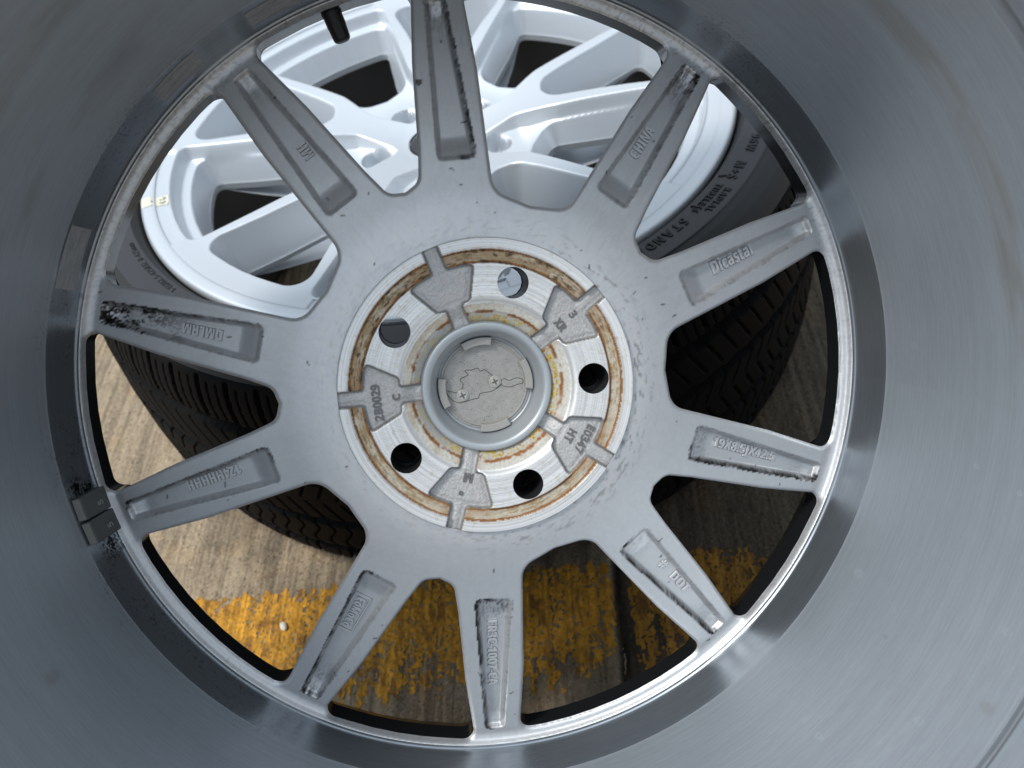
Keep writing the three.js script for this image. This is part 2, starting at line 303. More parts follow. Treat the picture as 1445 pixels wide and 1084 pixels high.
// ================================================================ the ground
const GD = [0.988, 0.155]; // direction of the painted line in (x, z); brush grooves run across it
const gp = (x, z) => [x * GD[0] + z * GD[1], -x * GD[1] + z * GD[0]]; // along the line, across it
const JOINT = -0.0135; // along-coordinate (m) of the slab joint
function groundH(x, z) { // mm in, mm out
  const [p, q] = gp(x, z);
  let h = 0.9 * (noise(p * 0.20 + 0.6 * noise(p * 0.02, q * 0.012, 31), q * 0.006, 11) - 0.5) + 0.7 * (noise(p * 0.47, q * 0.013, 12) - 0.5) + 0.35 * (noise(p * 0.9, q * 0.05, 13) - 0.5);
  h += 0.9 * (noise(x * 0.42, z * 0.42, 14) - 0.5) + 0.4 * (hash(floor(x), floor(z), 3) - 0.5);
  const j = p - JOINT * 1000 + 3 * (noise(q * 0.05, 0, 15) - 0.5) + 1.5 * (noise(q * 0.3, 1, 15) - 0.5);
  h -= 5 * exp(-j * j / 6) + 1.6 * sst(9, 2, abs(j - 3)) * noise(q * 0.12, p * 0.2, 16);
  return h;
}
{
  const X0 = -520, X1 = 480, Z0 = -900, Z1 = -130;
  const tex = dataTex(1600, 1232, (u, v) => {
    const x = X0 + u * (X1 - X0), z = -(Z0 + (1 - v) * (Z1 - Z0)) * -1, [p, q] = gp(x, z);
    const gr = noise(p * 0.20 + 0.6 * noise(p * 0.02, q * 0.012, 31), q * 0.006, 11) * 0.5 + noise(p * 0.47, q * 0.02, 12) * 0.3 + noise(p * 1.1, q * 0.05, 19) * 0.3;
    let m = 0.60 + 0.5 * sst(0.25, 0.75, gr) + 0.22 * (fbm(x * 0.04, z * 0.04, 22) - 0.5) + 0.42 * (noise(x * 0.75, z * 0.75, 23) - 0.5) + 0.3 * (noise(x * 1.9, z * 1.9, 27) - 0.5);
    const st = fbm(x * 0.012 + 3, z * 0.012, 24); m *= 1 - 0.35 * sst(0.52, 0.72, st);
    const right = 0.30 * sst(-290, -30, p) + 0.70 * sst(-18, -8, p); m *= 1 - 0.74 * right; // shade to the right painted in, strongest on the browner slab beyond the joint
    const spk = hash(floor(x / 1.6), floor(z / 1.6), 25); if (spk > 0.985) m *= 1.5; if (spk < 0.03) m *= 0.55;
    const rust = sst(0.55, 0.75, fbm(x * 0.03, z * 0.03, 26)) * (0.3 + 0.5 * right);
    const j = abs(p - JOINT * 1000 - 2); m *= 1 - 0.6 * sst(8, 1, j);
    return [0.325 * m * (1 + 0.1 * rust), 0.255 * m * (1 - 0.08 * rust), 0.172 * m * (1 - 0.3 * rust)];
  });
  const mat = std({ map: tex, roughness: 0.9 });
  const f = field({ x0: X0, x1: X1, y0: -Z1, y1: -Z0, step: 1.7, sdf: () => 1, h: (x, y) => groundH(x, -y), eps: 0.7 }).all;
  { const P = f.attributes.position, U = f.attributes.uv; for (let i = 0; i < P.count; i++) U.setXY(i, (P.getX(i) * 1e3 - X0) / (X1 - X0), (P.getY(i) * 1e3 + Z1) / (Z1 - Z0)); }
  f.rotateX(-PI / 2);
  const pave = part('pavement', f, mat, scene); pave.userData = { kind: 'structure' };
  // the rest of the yard
  const t2 = dataTex(1024, 1024, (u, v) => { const n = fbm(u * 40, v * 40, 31, 5), gr = noise(u * 300, v * 9, 32); const m = 0.6 + 0.4 * n + 0.35 * gr; return [0.38 * m, 0.30 * m, 0.21 * m]; }); t2.repeat.set(20, 20);
  const yard = part('ground', new THREE.PlaneGeometry(40, 40).rotateX(-PI / 2).translate(0, -0.006, 0), std({ map: t2, roughness: 0.9 }), scene); yard.userData = { kind: 'structure' };
  // worn yellow paint: only where flakes of it are left
  const cover = (x, y) => {
    const z = -y, [p, q] = gp(x, z), top = -396 + 5 * (noise(p * 0.03, 0, 41) - 0.5) + 9 * (noise(p * 0.22, 1, 41) - 0.5), bot = -300 + 14 * (noise(p * 0.03, 2, 41) - 0.5) + 16 * (noise(p * 0.22, 3, 41) - 0.5);
    const e = min(q - top, bot - q); if (e < -4) return -1;
    const gr = noise(p * 0.20 + 0.6 * noise(p * 0.02, q * 0.012, 31), q * 0.006, 11); let n = fbm(p * 0.22, q * 0.15, 42, 5) * 0.50 + noise(p * 0.62, q * 0.42, 48) * 0.2 + noise(p * 0.5, q * 0.03, 43) * 0.14 + gr * 0.16;
    n -= 0.35 * sst(0.30, 0.12, noise(p * 0.75, q * 0.55, 49)); let wear = 0.335 + 0.075 * sst(-362, -306, q) + 0.02 * sst(-150, 40, p) + 0.10 * sst(14, 0, e);
    if (q > -326) wear += 0.03;
    const j = abs(p - JOINT * 1000 - 3); wear += 0.4 * sst(9, 3, j);
    return n - wear;
  };
  const yel = field({ x0: -420, x1: 330, y0: 240, y1: 480, step: 0.95, sdf: cover, h: (x, y) => groundH(x, -y) + 0.55, eps: 0.7, col: (x, y) => { const m = 0.62 + 0.55 * fbm(x * 0.15, y * 0.15, 45) + 0.4 * (noise(x * 0.7, y * 0.5, 46) - 0.5), d = sst(0.5, 0.8, fbm(x * 0.25, y * 0.08, 47)); const [pp, qq] = gp(x, -y), gg = (0.72 + 0.5 * noise(pp * 0.47, qq * 0.013, 12)) * (1 - 0.42 * sst(-18, -8, pp)); return [lerp(0.60, 0.30, d) * m * gg, lerp(0.285, 0.13, d) * m * gg, lerp(0.02, 0.014, d) * m * gg]; } }).all;  // gg also carries the painted shade on the line beyond the joint
  yel.rotateX(-PI / 2);
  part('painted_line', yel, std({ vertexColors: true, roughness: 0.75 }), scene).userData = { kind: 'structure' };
}
{
  const g = new THREE.IcosahedronGeometry(0.0034, 2), P = g.attributes.position; for (let i = 0; i < P.count; i++) { const x = P.getX(i), y = P.getY(i), z = P.getZ(i), k = 0.85 + 0.35 * noise(x * 400 + 9, y * 400 + z * 300, 51); P.setXYZ(i, x * k * 0.8, y * k * 0.6, z * k * 1.3); } g.computeVertexNormals();
  const m = new THREE.Mesh(g, std({ color: new THREE.Color().setRGB(0.75, 0.72, 0.62), roughness: 0.7 })); m.name = 'pebble'; m.castShadow = m.receiveShadow = true; m.position.set(-0.2271, 0.0028, -0.4053); m.rotation.y = 0.3;
  m.userData = { label: 'small white pebble lying on the worn yellow painted line', category: 'pebble' }; scene.add(m);
}

// ================================================================ the leaning wheel, seen from its back
const wheel = thing('leaning_wheel', 'silver alloy wheel with rusty hub leaning in front, seen from its back through the barrel', 'wheel');
{
  const n = new THREE.Vector3(0.0778, 0.6209, 0.78).normalize(), u = new THREE.Vector3(0.9747, -0.1526, 0.1634); u.addScaledVector(n, -u.dot(n)).normalize();
  const v = new THREE.Vector3().crossVectors(n, u);
  wheel.quaternion.setFromRotationMatrix(new THREE.Matrix4().makeBasis(u, v, n)); wheel.position.set(-0.013, 0.3024, -0.3344);
}
{
  // ---- barrel: ridge, dark step, long inner face, far flange
  const prof = [[218.0, -34.4], [218.6, -32.3], [219.2, -31.3], [219.7, -30.9], [220.2, -30.6], [220.7, -29.6], [221.0, -28.2], [226.6, -8.2], [226.9, -7.4], [244.4, 139], [244.8, 139.3], [247.0, 140.0], [247.5, 141.0], [249.4, 168], [250.5, 172], [253.5, 175.5], [256.5, 177.5], [259, 180], [260, 182], [260.5, 179]];
  const P = fine(prof, 2.2);
  let L = 0; const LZ = [[P[0][1], 0]]; for (let i = 1; i < P.length; i++) { L += hypot(P[i][0] - P[i - 1][0], P[i][1] - P[i - 1][1]); LZ.push([P[i][1], L]); }
  const zOf = t => { const l = t * L; for (let i = 1; i < LZ.length; i++) if (LZ[i][1] >= l) return lerp(LZ[i - 1][0], LZ[i][0], (l - LZ[i - 1][1]) / (LZ[i][1] - LZ[i - 1][1])); return 182; };
  const zTab = new Float32Array(1024); for (let j = 0; j < 1024; j++) zTab[j] = zOf(j / 1024);
  const marks = []; { const R = rng(404); for (let i = 0; i < 40; i++) marks.push([R() * 360, -4 + R() * 140, 0.6 + R() * R() * 2.4, R() < 0.78 ? 0.3 + 0.6 * R() : -(0.1 + 0.2 * R())]); }
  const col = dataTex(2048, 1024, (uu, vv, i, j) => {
    const a = uu * 2 * PI, z = zTab[j], A = uu * 360, px = a * 235; let m = 1, warm = 0, dark = 0;
    m += 0.10 * (noise(0, z * 1.6, 61) - 0.5) + 0.05 * (fbm(uu * 60, vv * 6, 62) - 0.5) + 0.05 * (hash(i, j, 63) - 0.5);
    // dirt ring near the mouth, upper half
    const zr = 92 + 9 * (fbm(uu * 24, 0, 64) - 0.5), up = sst(0, 14, A) * sst(195, 140, A) * (1 - 0.8 * sst(66, 80, A) * sst(120, 106, A));
    const ring = sst(11, 3, abs(z - zr)) * up * (0.35 + 0.65 * sst(0.3, 0.6, fbm(uu * 50, vv * 20, 65))); dark += 0.16 * ring; warm += 0.5 * ring;
    const smear = sst(0.5, 0.75, fbm(uu * 18, vv * 8, 66)) * sst(90, 130, A) * sst(200, 165, A) * sst(10, 40, z); dark += 0.22 * smear; warm += 0.35 * smear;
    // speckled dust at the root of the barrel on the left and top
    const left = sst(20, 60, A) * sst(262, 215, A), root = sst(18, -10, z), spk = noise(px * 0.9, z * 0.9, 67);
    dark += left * root * sst(0.80, 0.92, spk + 0.06 * root) * 0.35 * sst(0.35, 0.65, fbm(uu * 40, vv * 9, 74)); warm += left * root * 0.18 * fbm(uu * 90, vv * 60, 68);
    // thick tacky black round the weights
    for (const [A0, z0, rr] of [[193.7, -17, 5], [194.2, -27, 3.5], [202.7, -25, 6.5], [200, -33, 5]]) { const r1 = hypot((A - A0) * 3.9, z - z0); if (r1 < rr * 2.2) dark += sst(rr * 2.2, rr * 0.3, r1) * sst(0.46, 0.6, noise(px * 1.5, z * 1.5, 69) * 0.55 + fbm(px * 0.6, z * 0.6, 70) * 0.45 + 0.12 * sst(rr, 0, r1)); }
    // light scuffs where tape and old weights sat, top left
    const rub = (c, w) => sst(w, w - 0.8, abs(A - c)) * sst(-29, -27, z) * sst(-6, -9, z); let lift = 0.35 * rub(118, 5) + 0.28 * rub(135.5, 3.2) + 0.3 * rub(162, 3.5) * fbm(px * 0.3, z * 0.3, 71); lift *= 0.5 + noise(px * 0.15, z * 1.2, 72);
    // pale water marks and a few small dark ones
    for (const [A0, z0, rr, k] of marks) { let da = abs(A - A0); if (da > 180) da = 360 - da; if (da > 4) continue; const q = hypot(da * 4, (z - z0) * 0.55); if (q < rr * 1.6) { const w = sst(rr * 1.6, rr * 0.6, q + rr * 0.8 * (fbm(px * 0.5, z * 0.5, 75) - 0.5)); if (k > 0) lift += 0.22 * k * w * sst(0.2, 0.8, q / rr); else { dark -= 0.5 * k * w; warm += 0.3 * w; } } }
    if (abs(A - 70.5 - 0.02 * (z - 98) * noise(z * 0.3, 1, 5)) < 0.28 && abs(z - 98) < 6) { dark += 0.5; warm = 1; }
    { const l = sst(138.2, 139.4, z) * sst(142.2, 140.6, z); dark += 0.72 * l * (0.6 + 0.5 * fbm(uu * 30, z, 78)); } // dark reflection painted onto the ledge inside the bead hump
    const smudge = fbm(uu * 14, vv * 5, 76); m *= 1 + 0.14 * (smudge - 0.5); m *= 1 + 0.10 * (noise(uu * 240, z * 2.4, 77) - 0.5);
    dark = clamp(dark); warm = clamp(warm);
    const b = (1 - dark) * m * (1 + lift);
    return [0.298 * b * (1 + 0.05 * warm), 0.33 * b * (1 - 0.05 * warm), 0.364 * b * (1 - 0.2 * warm)];
  });
  const bump = dataTex(64, 1024, (u, v, i, j) => { const n = 0.5 + 0.38 * sin(zTab[j] * 2 * PI / 0.9) + 0.2 * (hash(i, j, 81) - 0.5); const k = zTab[j] > -6 ? n : 0.5 + 0.15 * (hash(i, j, 82) - 0.5); return [k, k, k]; }, false);
  const rough = dataTex(512, 256, (u, v) => { const k = 0.92 + 0.3 * (fbm(u * 30, v * 12, 85) - 0.5); return [k, k, k]; }, false);
  const g = revolve(P, 720, { inward: true }), nP = P.length, kStep = P.findIndex(q => q[0] >= 226.6 - 1e-6), all = g.index.array, lo = [], hi = [];
  for (let t = 0; t < all.length; t += 3) (min(all[t] % nP, all[t + 1] % nP, all[t + 2] % nP) < kStep ? lo : hi).push(all[t], all[t + 1], all[t + 2]);
  const gLo = g.clone(), gHi = g.clone(); gLo.setIndex(lo); gHi.setIndex(hi); gLo.computeVertexNormals(); gHi.computeVertexNormals();
  for (const q of [gLo, gHi]) { const N = q.attributes.normal; for (let i = 0; i < nP; i++) { const j = 720 * nP + i, x = N.getX(i) + N.getX(j), y = N.getY(i) + N.getY(j), z = N.getZ(i) + N.getZ(j), l = hypot(x, y, z) || 1; N.setXYZ(i, x / l, y / l, z / l); N.setXYZ(j, x / l, y / l, z / l); } }
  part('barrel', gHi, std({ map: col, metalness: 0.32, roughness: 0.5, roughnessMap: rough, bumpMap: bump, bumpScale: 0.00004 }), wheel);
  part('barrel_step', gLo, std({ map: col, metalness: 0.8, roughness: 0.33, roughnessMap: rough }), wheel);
  // matt patches left by old stick-on weights
  for (const [a, b, z0, z1] of [[130.6, 138, -25.5, -11], [110, 122.6, -25, -12], [158, 166.5, -26, -9.5]]) {
    const seg = 60, g = revolve(fine([[221.0 + (z0 + 28.2) * 0.28 - 0.16, z0], [221.0 + (z1 + 28.2) * 0.28 - 0.16, z1]], 0.6), seg, { inward: true, a0: a * RAD, a1: b * RAD });
    const c = new Float32Array(g.attributes.position.count * 3), Q = g.attributes.position; for (let i = 0; i < Q.count; i++) { const t = atan2(Q.getY(i), Q.getX(i)) * 226, z = Q.getZ(i) * 1e3, v = 0.17 + 0.15 * fbm(t * 0.12, z * 0.9, 120) + 0.05 * (noise(t * 0.8, z * 1.5, 121) - 0.5); c.set([v * 1.02, v * 1.03, v * 1.06], i * 3); } g.setAttribute('color', new THREE.BufferAttribute(c, 3));
    part('adhesive_residue', g, std({ vertexColors: true, roughness: 0.8 }), wheel);
  }
  part('rim_outside', revolve([[260.5, 179], [262, 176], [260, 171], [255, 168], [251.5, 160], [251, 140], [248, 110], [234, 0], [227, -32], [238, -60], [248, -74], [258, -77]], 180), M.silver, wheel);

  // ---- spokes, hub and rim ring as one casting, cut into parts
  const parts = field({ x0: -220, x1: 220, y0: -220, y1: 220, step: 0.85, eps: 0.4, col: backCol, h: backH,
    sdf: (x, y) => { const f = fold(x, y, PH); return min(windows(PH, f), f[0] - 79.2, 218.6 - f[0]); },
    cls: (x, y) => { const r = hypot(x, y); return r < 112 ? 'hub' : r > 212.5 ? 'rim_ring' : 'spoke' + spokeFrame(x, y, PH)[0]; } });
  const letters = { 1: ['Dicastal', 156.2, 3.2, 7.2, 28.5], 2: ['CHINA', 158.2, 1.6, 5.4, 20.5], 4: ['MH', 156.2, -1.6, 5.4, 9], 5: ['DMLRM', 153.8, 0.2, 5.4, 22.5], 6: ['124HHHHH', 156.5, -2.6, 5.6, 33], 7: ['FoMoCo', 149.7, -1.9, 5.0, 21], 8: ['FR3C-1007-CA', 158.8, -0.4, 5.4, 45], 9: ['#   DOT', 161.4, 2.6, 5.6, 28], 0: ['19X8.5JX42.5', 157, 2.1, 5.4, 44] };
  const spokeLabel = { 5: 'spoke with its outer end blackened by old rubber and dust' };
  for (const [name, g] of Object.entries(parts)) {
    const k = name.startsWith('spoke') ? +name.slice(5) : -1, m = part(k >= 0 ? 'spoke' : name, g, M.backPaint, wheel, spokeLabel[k]);
    if (letters[k]) {
      const [str, s, t, size, len] = letters[k], b = PH + (floor(k / 2) * 72 + (k % 2 ? spokeAxis : -spokeAxis)) * RAD, face = paint.map(v => v * 1.1), g1 = castText(str, size, 0.85, len, face, paint.map(v => v * 0.4));
      const x = s * cos(b) - t * sin(b), y = s * sin(b) + t * cos(b), z = backProfile(s) - 6.4, sl = (backProfile(s + 10) - backProfile(s - 10)) / 20, list = [place(g1, x, y, z + 0.05, b, -Math.atan(sl))];
      if (k === 7) for (const [w, h, dx, dy] of [[25, 0.8, 0, 4.6], [25, 0.8, 0, -4.6], [0.8, 10, -12.4, 0], [0.8, 10, 12.4, 0]]) for (const [o, hh, c] of [[0, 0.8, face], [0.5, 0.16, paint.map(v => v * 0.4)]]) { const q = new THREE.BoxGeometry(w + o, h + o, hh).translate(dx, dy, hh / 2).toNonIndexed(), cc = new Float32Array(q.attributes.position.count * 3); for (let i = 0; i < cc.length; i += 3) cc.set(c, i); q.setAttribute('color', new THREE.BufferAttribute(cc, 3)); list.push(place(q, x, y, z + 0.05, b, -Math.atan(sl))); }
      const merged = mergeGeometries(list);
      part('lettering', merged, M.backPaint, m);
    }
  }
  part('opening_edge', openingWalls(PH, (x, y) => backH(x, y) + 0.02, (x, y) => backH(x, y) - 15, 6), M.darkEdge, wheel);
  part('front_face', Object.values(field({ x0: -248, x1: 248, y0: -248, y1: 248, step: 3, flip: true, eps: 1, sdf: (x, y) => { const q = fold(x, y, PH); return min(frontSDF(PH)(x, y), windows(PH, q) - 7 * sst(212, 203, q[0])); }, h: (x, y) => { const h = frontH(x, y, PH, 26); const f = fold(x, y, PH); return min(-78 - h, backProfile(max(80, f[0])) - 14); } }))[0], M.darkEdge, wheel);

  // ---- the mounting face
  const padPocket = polySDF(roundPoly(mirror([[46, 0], [46, 9.4, 3], [63.3, 18.6, 4], ...onArc(66.2, [11, 7, 3, 0])])));
  const box = (x, y, x0, x1, hw) => max(max(x0 - x, x - x1), abs(y) - hw);
  const padSD = (XP, YP) => smin(smin(padPocket(XP, YP), box(XP, YP, 62, 90, 4.3), 2.2), box(XP, YP, 32, 49, 4.7), 2.2);
  const padBase = smooth([34, 36, 40.2, 40.9, 44.4, 45.2, 47.6, 48.3, 65.6, 66.6, 72.6, 73.4, 78.7, 79.6], [-9.5, -6.6, -4.4, -3.5, -2.6, -2.2, -0.3, -0.1, -0.1, -1.7, -1.9, 0, 0, -3]);
  const padH = (x, y) => {
    const [r, , , XP, YP] = fold(x, y, PH), d = padSD(XP, YP); let z = padBase(r);
    if (d < 1) { const grain = 0.22 * (noise(x * 1.1, y * 1.1, 91) - 0.5) + 0.16 * (noise(x * 2.3, y * 2.3, 92) - 0.5); const low = r < 46 ? lerp(-8, -4.6, sst(38, 47, r)) : -4.6; z = lerp(z, min(z, low + 0.5 * sst(-1.5, -4, d) + grain), sst(0.7, -1.3, d)); }
    else if (r > 48 && r < 65.5) z += 0.03 * sin(y * 4 + x * 1.5);
    else if (r > 66.4 && r < 72.8) z += 0.5 * (fbm(x * 0.5, y * 0.5, 93) - 0.5);
    else if (r < 45) z += 0.45 * (fbm(x * 0.6, y * 0.6, 94) - 0.5);
    return z;
  };
  const padZone = (x, y) => {
    const [r, , , XP, YP] = fold(x, y, PH); let a = ((atan2(y, x) - PH) / RAD % 360 + 360) % 360;
    if (padSD(XP, YP) < 0.1) return 'cast' + floor(a / 72);
    if (r > 66 && r < 73) return 'rust' + floor(((a + 36) % 360) / 72);
    if (r < 44.9) return 'bore' + floor(((a + 36) % 360) / 72);
    return 'face';
  };
  const padCol = (x, y) => {
    const zone = padZone(x, y), r = hypot(x, y), w = atan2(y, x), n = fbm(x * 0.5, y * 0.5, 95), n2 = noise(x * 1.6, y * 1.6, 96), along = fbm(w * 9, r * 0.25, 97);
    const [, , , XP, YP] = fold(x, y, PH);
    if (zone[0] === 'c') { const m = 0.86 + 0.3 * n2, e = sst(-1.8, 0, padSD(XP, YP)); const k = m * (1 - 0.62 * e * (0.6 + 0.5 * n)); const warm = 0.04 * sst(0.5, 0.7, n); return [0.455 * k * (1 + warm), 0.455 * k, 0.448 * k]; }  // e darkens the pocket edges: shade of the deep groove put into the colour
    if (zone[0] === 'r') {
      const cream = [0.50, 0.45, 0.36], rust = [0.27, 0.118, 0.032], tan = [0.36, 0.27, 0.16], dk = [0.05, 0.032, 0.02];
      const upper = sst(-0.6, 0.7, sin(w - 0.45)), e = max(sst(68.6, 66.2, r), sst(70.9, 73, r)), endE = sst(6, 1, padSD(XP, YP)), fib = noise(w * 14, r * 2.6, 100) * 0.5 + noise(w * 40, r * 1.5, 101) * 0.5;
      const k = clamp(sst(0.30, 0.75, e + 0.35 * (fib - 0.5) + 0.5 * (along - 0.5)) + 0.7 * endE * n2), t = sst(0.38, 0.62, fib * 0.4 + along * 0.6 + 0.16 * upper - 0.05), d = sst(0.50, 0.72, fib * 0.5 + n * 0.5 + 0.08 * e) * (0.12 + 0.75 * upper) + 0.45 * sst(66.9, 66.2, r) * n2;
      return [0, 1, 2].map(q => lerp(lerp(lerp(cream[q], tan[q], t), rust[q], k), dk[q], clamp(d)) * (0.82 + 0.36 * n2));
    }
    if (zone[0] === 'b') {
      const cream = [0.56, 0.54, 0.48], yel = [0.50, 0.38, 0.07], rust = [0.27, 0.11, 0.03], grey = [0.34, 0.36, 0.365];
      const side = sst(-0.75, 0.2, cos(w + 0.25)), line = sst(1.5, 0.3, abs(r - 40.4 - 1.6 * (n - 0.5))) * sst(0.35, 0.55, along), y1 = sst(39.6, 38.2, r) * sst(0.42, 0.56, n * 0.7 + n2 * 0.3) * (0.35 + 0.65 * side), tan = sst(40.5, 42, r) * sst(0.42, 0.6, along) * (1 - side) * 0.6;
      const end = sst(3, 0.5, padSD(XP, YP));
      return [0, 1, 2].map(q => { let c = lerp(cream[q], grey[q], sst(40, 38.5, r) * (1 - 0.6 * side)); c = lerp(c, [0.42, 0.33, 0.22][q], tan); c = lerp(c, yel[q], y1); c = lerp(c, rust[q], clamp(line + 0.6 * end * n2 + 0.7 * y1 * sst(0.6, 0.75, n2))); return c * (0.85 + 0.3 * n2); });
    }
    const ring = noise(r * 2.2, w * 1.2, 98), m = 0.84 + 0.42 * (ring - 0.35), st = sst(0.62, 0.8, n);
    const lines = r > 48 && r < 66 ? 0.92 + 0.14 * noise(x * 0.3, (y + 0.15 * x) * 3.2, 99) : 1;
    const edge = max(sst(67.5, 65.6, r) * sst(64.5, 66, r), sst(72.5, 73.4, r) * sst(75, 73.6, r)) * 0.5 * n;
    return [lerp(0.80 * m * lines * (1 - 0.1 * st), 0.34, edge), lerp(0.80 * m * lines * (1 - 0.13 * st), 0.2, edge), lerp(0.79 * m * lines * (1 - 0.22 * st), 0.1, edge)];
  };
  const pads = field({ x0: -80, x1: 80, y0: -80, y1: 80, step: 0.42, eps: 0.21, h: padH, col: padCol, cls: padZone,
    sdf: (x, y) => { const f = fold(x, y, PH); return min(f[0] - 34.6, 79.5 - f[0], hypot(f[1] - 57.15, f[2]) - 8.3); } });
  const padText = { 2: [['2B0029', 59, 7.9, 4.6, 19.5], ['C', 48.6, 6, 4, 3.4]], 0: [['XR', 51.4, 40, 4.6, 7], ['3', 60.2, 40, 4.4, 3]], 4: [['E0347', 60.6, -28.8, 4.6, 16.5], ['HT', 52.8, -31.2, 4.6, 7.5]], 3: [['M', 50.5, -102, 5, 5], ['o', 59.5, -104, 3, 2.6]] };
  for (const [z, g] of Object.entries(pads)) {
    if (z === 'face') part('mounting_face', g, M.machined, wheel);
    else if (z[0] === 'c') {
      const m = part('cast_pad', g, M.cast, wheel), list = padText[+z[4]];
      for (const [str, r, deg, size, len] of list || []) {
        let a = deg * RAD; if (z === 'cast2') a = (180 + (str === 'C' ? 5.5 : 7.4)) * RAD;
        part('lettering', place(castText(str, size, 0.55, len, [0.17, 0.165, 0.16], [0.40, 0.395, 0.385]), r * cos(a), r * sin(a), -4.2, a - PI / 2), M.cast, m);
      }
    } else part(z[0] === 'r' ? 'rust_groove' : 'bore_chamfer', g, M.corroded, wheel);
  }
  for (let k = 0; k < 5; k++) { const a = PH + k * 72 * RAD, g = revolve([[8.3, -0.3], [8.25, -1], [8.25, -26], [10.5, -30]], 40, { inward: true }); g.translate(57.15 * cos(a) / 1e3, 57.15 * sin(a) / 1e3, 0); part('lug_hole', g, std({ color: new THREE.Color().setRGB(0.05, 0.05, 0.052), metalness: 0.5, roughness: 0.45 }), wheel); }
  // the flange lip of the pad and its drop to the painted hub
  part('bore_ring', revolve([[35.6, -10], [35.1, -5.6], [34.7, -4.6], [34.0, -4.1], [32.2, -4.1], [30.9, -4.7], [29.9, -6.2], [29.3, -8.4], [27.4, -11.8], [26.6, -13.6], [26.2, -16], [25.9, -17.6], [22, -17.8]], 160), M.bore, wheel);

  // ---- inside of the centre cap
  const cap = part('centre_cap', new THREE.CylinderGeometry(0.0246, 0.0246, 0.003, 96).rotateX(PI / 2).translate(0, 0, -0.0183), M.cap, wheel, 'grey plastic back of the centre cap held by four clips');
  part('cap_rim', revolve([[22.4, -16.8], [22.5, -16.2], [23.0, -16.0], [23.4, -16.3], [23.5, -17]], 120), M.cap, cap);
  for (const deg of [102, 14, -77, -169]) {
    const s = new THREE.Shape(), a0 = (deg - 18) * RAD, a1 = (deg + 18) * RAD; s.absarc(0, 0, 25.4, a0, a1, false); s.absarc(0, 0, 22.3, a1, a0, true);
    const g = new THREE.ExtrudeGeometry(s, { depth: 4.6, bevelEnabled: true, bevelThickness: 0.8, bevelSize: 0.6, bevelSegments: 3, curveSegments: 20 }); g.translate(0, 0, -17.6); g.scale(1e-3, 1e-3, 1e-3); part('clip', g, M.cap, cap);
  }
  for (const [x, y] of [[5.2, 1.5], [-12.5, -6]]) {
    const a = new THREE.CylinderGeometry(3.2, 3.4, 1.2, 28), b = new THREE.CylinderGeometry(2.3, 2.8, 1.1, 28).translate(0, 1, 0); const g = mergeGeometries([a, b]).rotateX(PI / 2).translate(x, y, -16.4); g.scale(1e-3, 1e-3, 1e-3);
    const sc = part('screw', g, M.screw, cap); const c1 = new THREE.BoxGeometry(3.6, 0.8, 0.5), c2 = new THREE.BoxGeometry(0.8, 3.6, 0.52), q = mergeGeometries([c1, c2]).rotateZ(0.45).translate(x, y, -14.75); q.scale(1e-3, 1e-3, 1e-3); part('screw_slot', q, M.capDark, sc);
  }
  const wave = [[255, 630], [290, 637], [340, 640], [365, 610], [370, 580], [350, 555], [375, 535], [405, 520], [385, 490], [430, 485], [475, 475], [488, 495], [520, 485], [560, 515], [600, 540], [635, 560], [660, 548], [690, 562], [740, 545], [785, 555], [787, 580], [750, 590], [700, 607], [650, 600], [635, 590], [620, 605], [570, 635], [485, 655], [478, 680], [440, 690], [380, 708], [345, 715], [290, 690]].map(([x, y]) => new THREE.Vector3((x - 525) / 12670, (585 - y) / 12670, -0.0168));
  part('emblem_outline', new THREE.TubeGeometry(new THREE.CatmullRomCurve3(wave, true), 260, 0.00024, 6, true), M.capDark, cap);
  // ---- valve and stuck-on weights
  {
    const g = revolve([[0, 0], [3.6, 0.1], [4.4, 0.8], [4.7, 2], [5.0, 8], [5.3, 9], [5.3, 14], [5.6, 15], [6.0, 22], [6.4, 27], [7.4, 30]], 40, { disp: (r, z, a) => [r * (z < 9 && z > 1 ? 1 + 0.045 * cos(a * 14) : 1), z] });
    const b = 111.9 * RAD; g.rotateY(PI / 2); g.rotateZ(b); g.translate(0.2005 * cos(b), 0.2005 * sin(b), -0.047); part('valve_stem', g, M.valve, wheel);
  }
  for (const [deg, ri, seed] of [[196.35, 0, 1], [199.85, 0.3, 2]]) {
    const a = deg * RAD, g = new RoundedBoxGeometry(5, 12.6, 22, 3, 0.9); const P2 = g.attributes.position;
    for (let i = 0; i < P2.count; i++) { const x = P2.getX(i), y = P2.getY(i); P2.setX(i, x + 0.05 * (noise(y * 0.8, P2.getZ(i) * 0.8, seed) - 0.5) - y * y / 460); }
    g.rotateY(16 * RAD); g.rotateZ(a); g.translate((220.2 - ri) * cos(a), (220.2 - ri) * sin(a), -20); g.scale(1e-3, 1e-3, 1e-3); g.computeVertexNormals();
    const w = part('balance_weight', g, M.weight, wheel);
    const e = new THREE.BoxGeometry(4.2, 11.6, 0.5); e.translate(0.2, 0, 11.05); e.rotateY(16 * RAD); e.rotateZ(a); e.translate((220.2 - ri) * cos(a), (220.2 - ri) * sin(a), -20); e.scale(1e-3, 1e-3, 1e-3); part('weight_end', e, M.weightEdge, w);
    const q = textGeo(seed === 1 ? '5' : '5', 4, 0.3); q.rotateY(-PI / 2); q.rotateX(PI / 2); q.translate(-2.6, 1, -3); q.rotateY(16 * RAD); q.rotateZ(a); q.translate((220.2 - ri) * cos(a), (220.2 - ri) * sin(a), -20); q.scale(1e-3, 1e-3, 1e-3); part('lettering', q, M.weightEdge, w);
  }
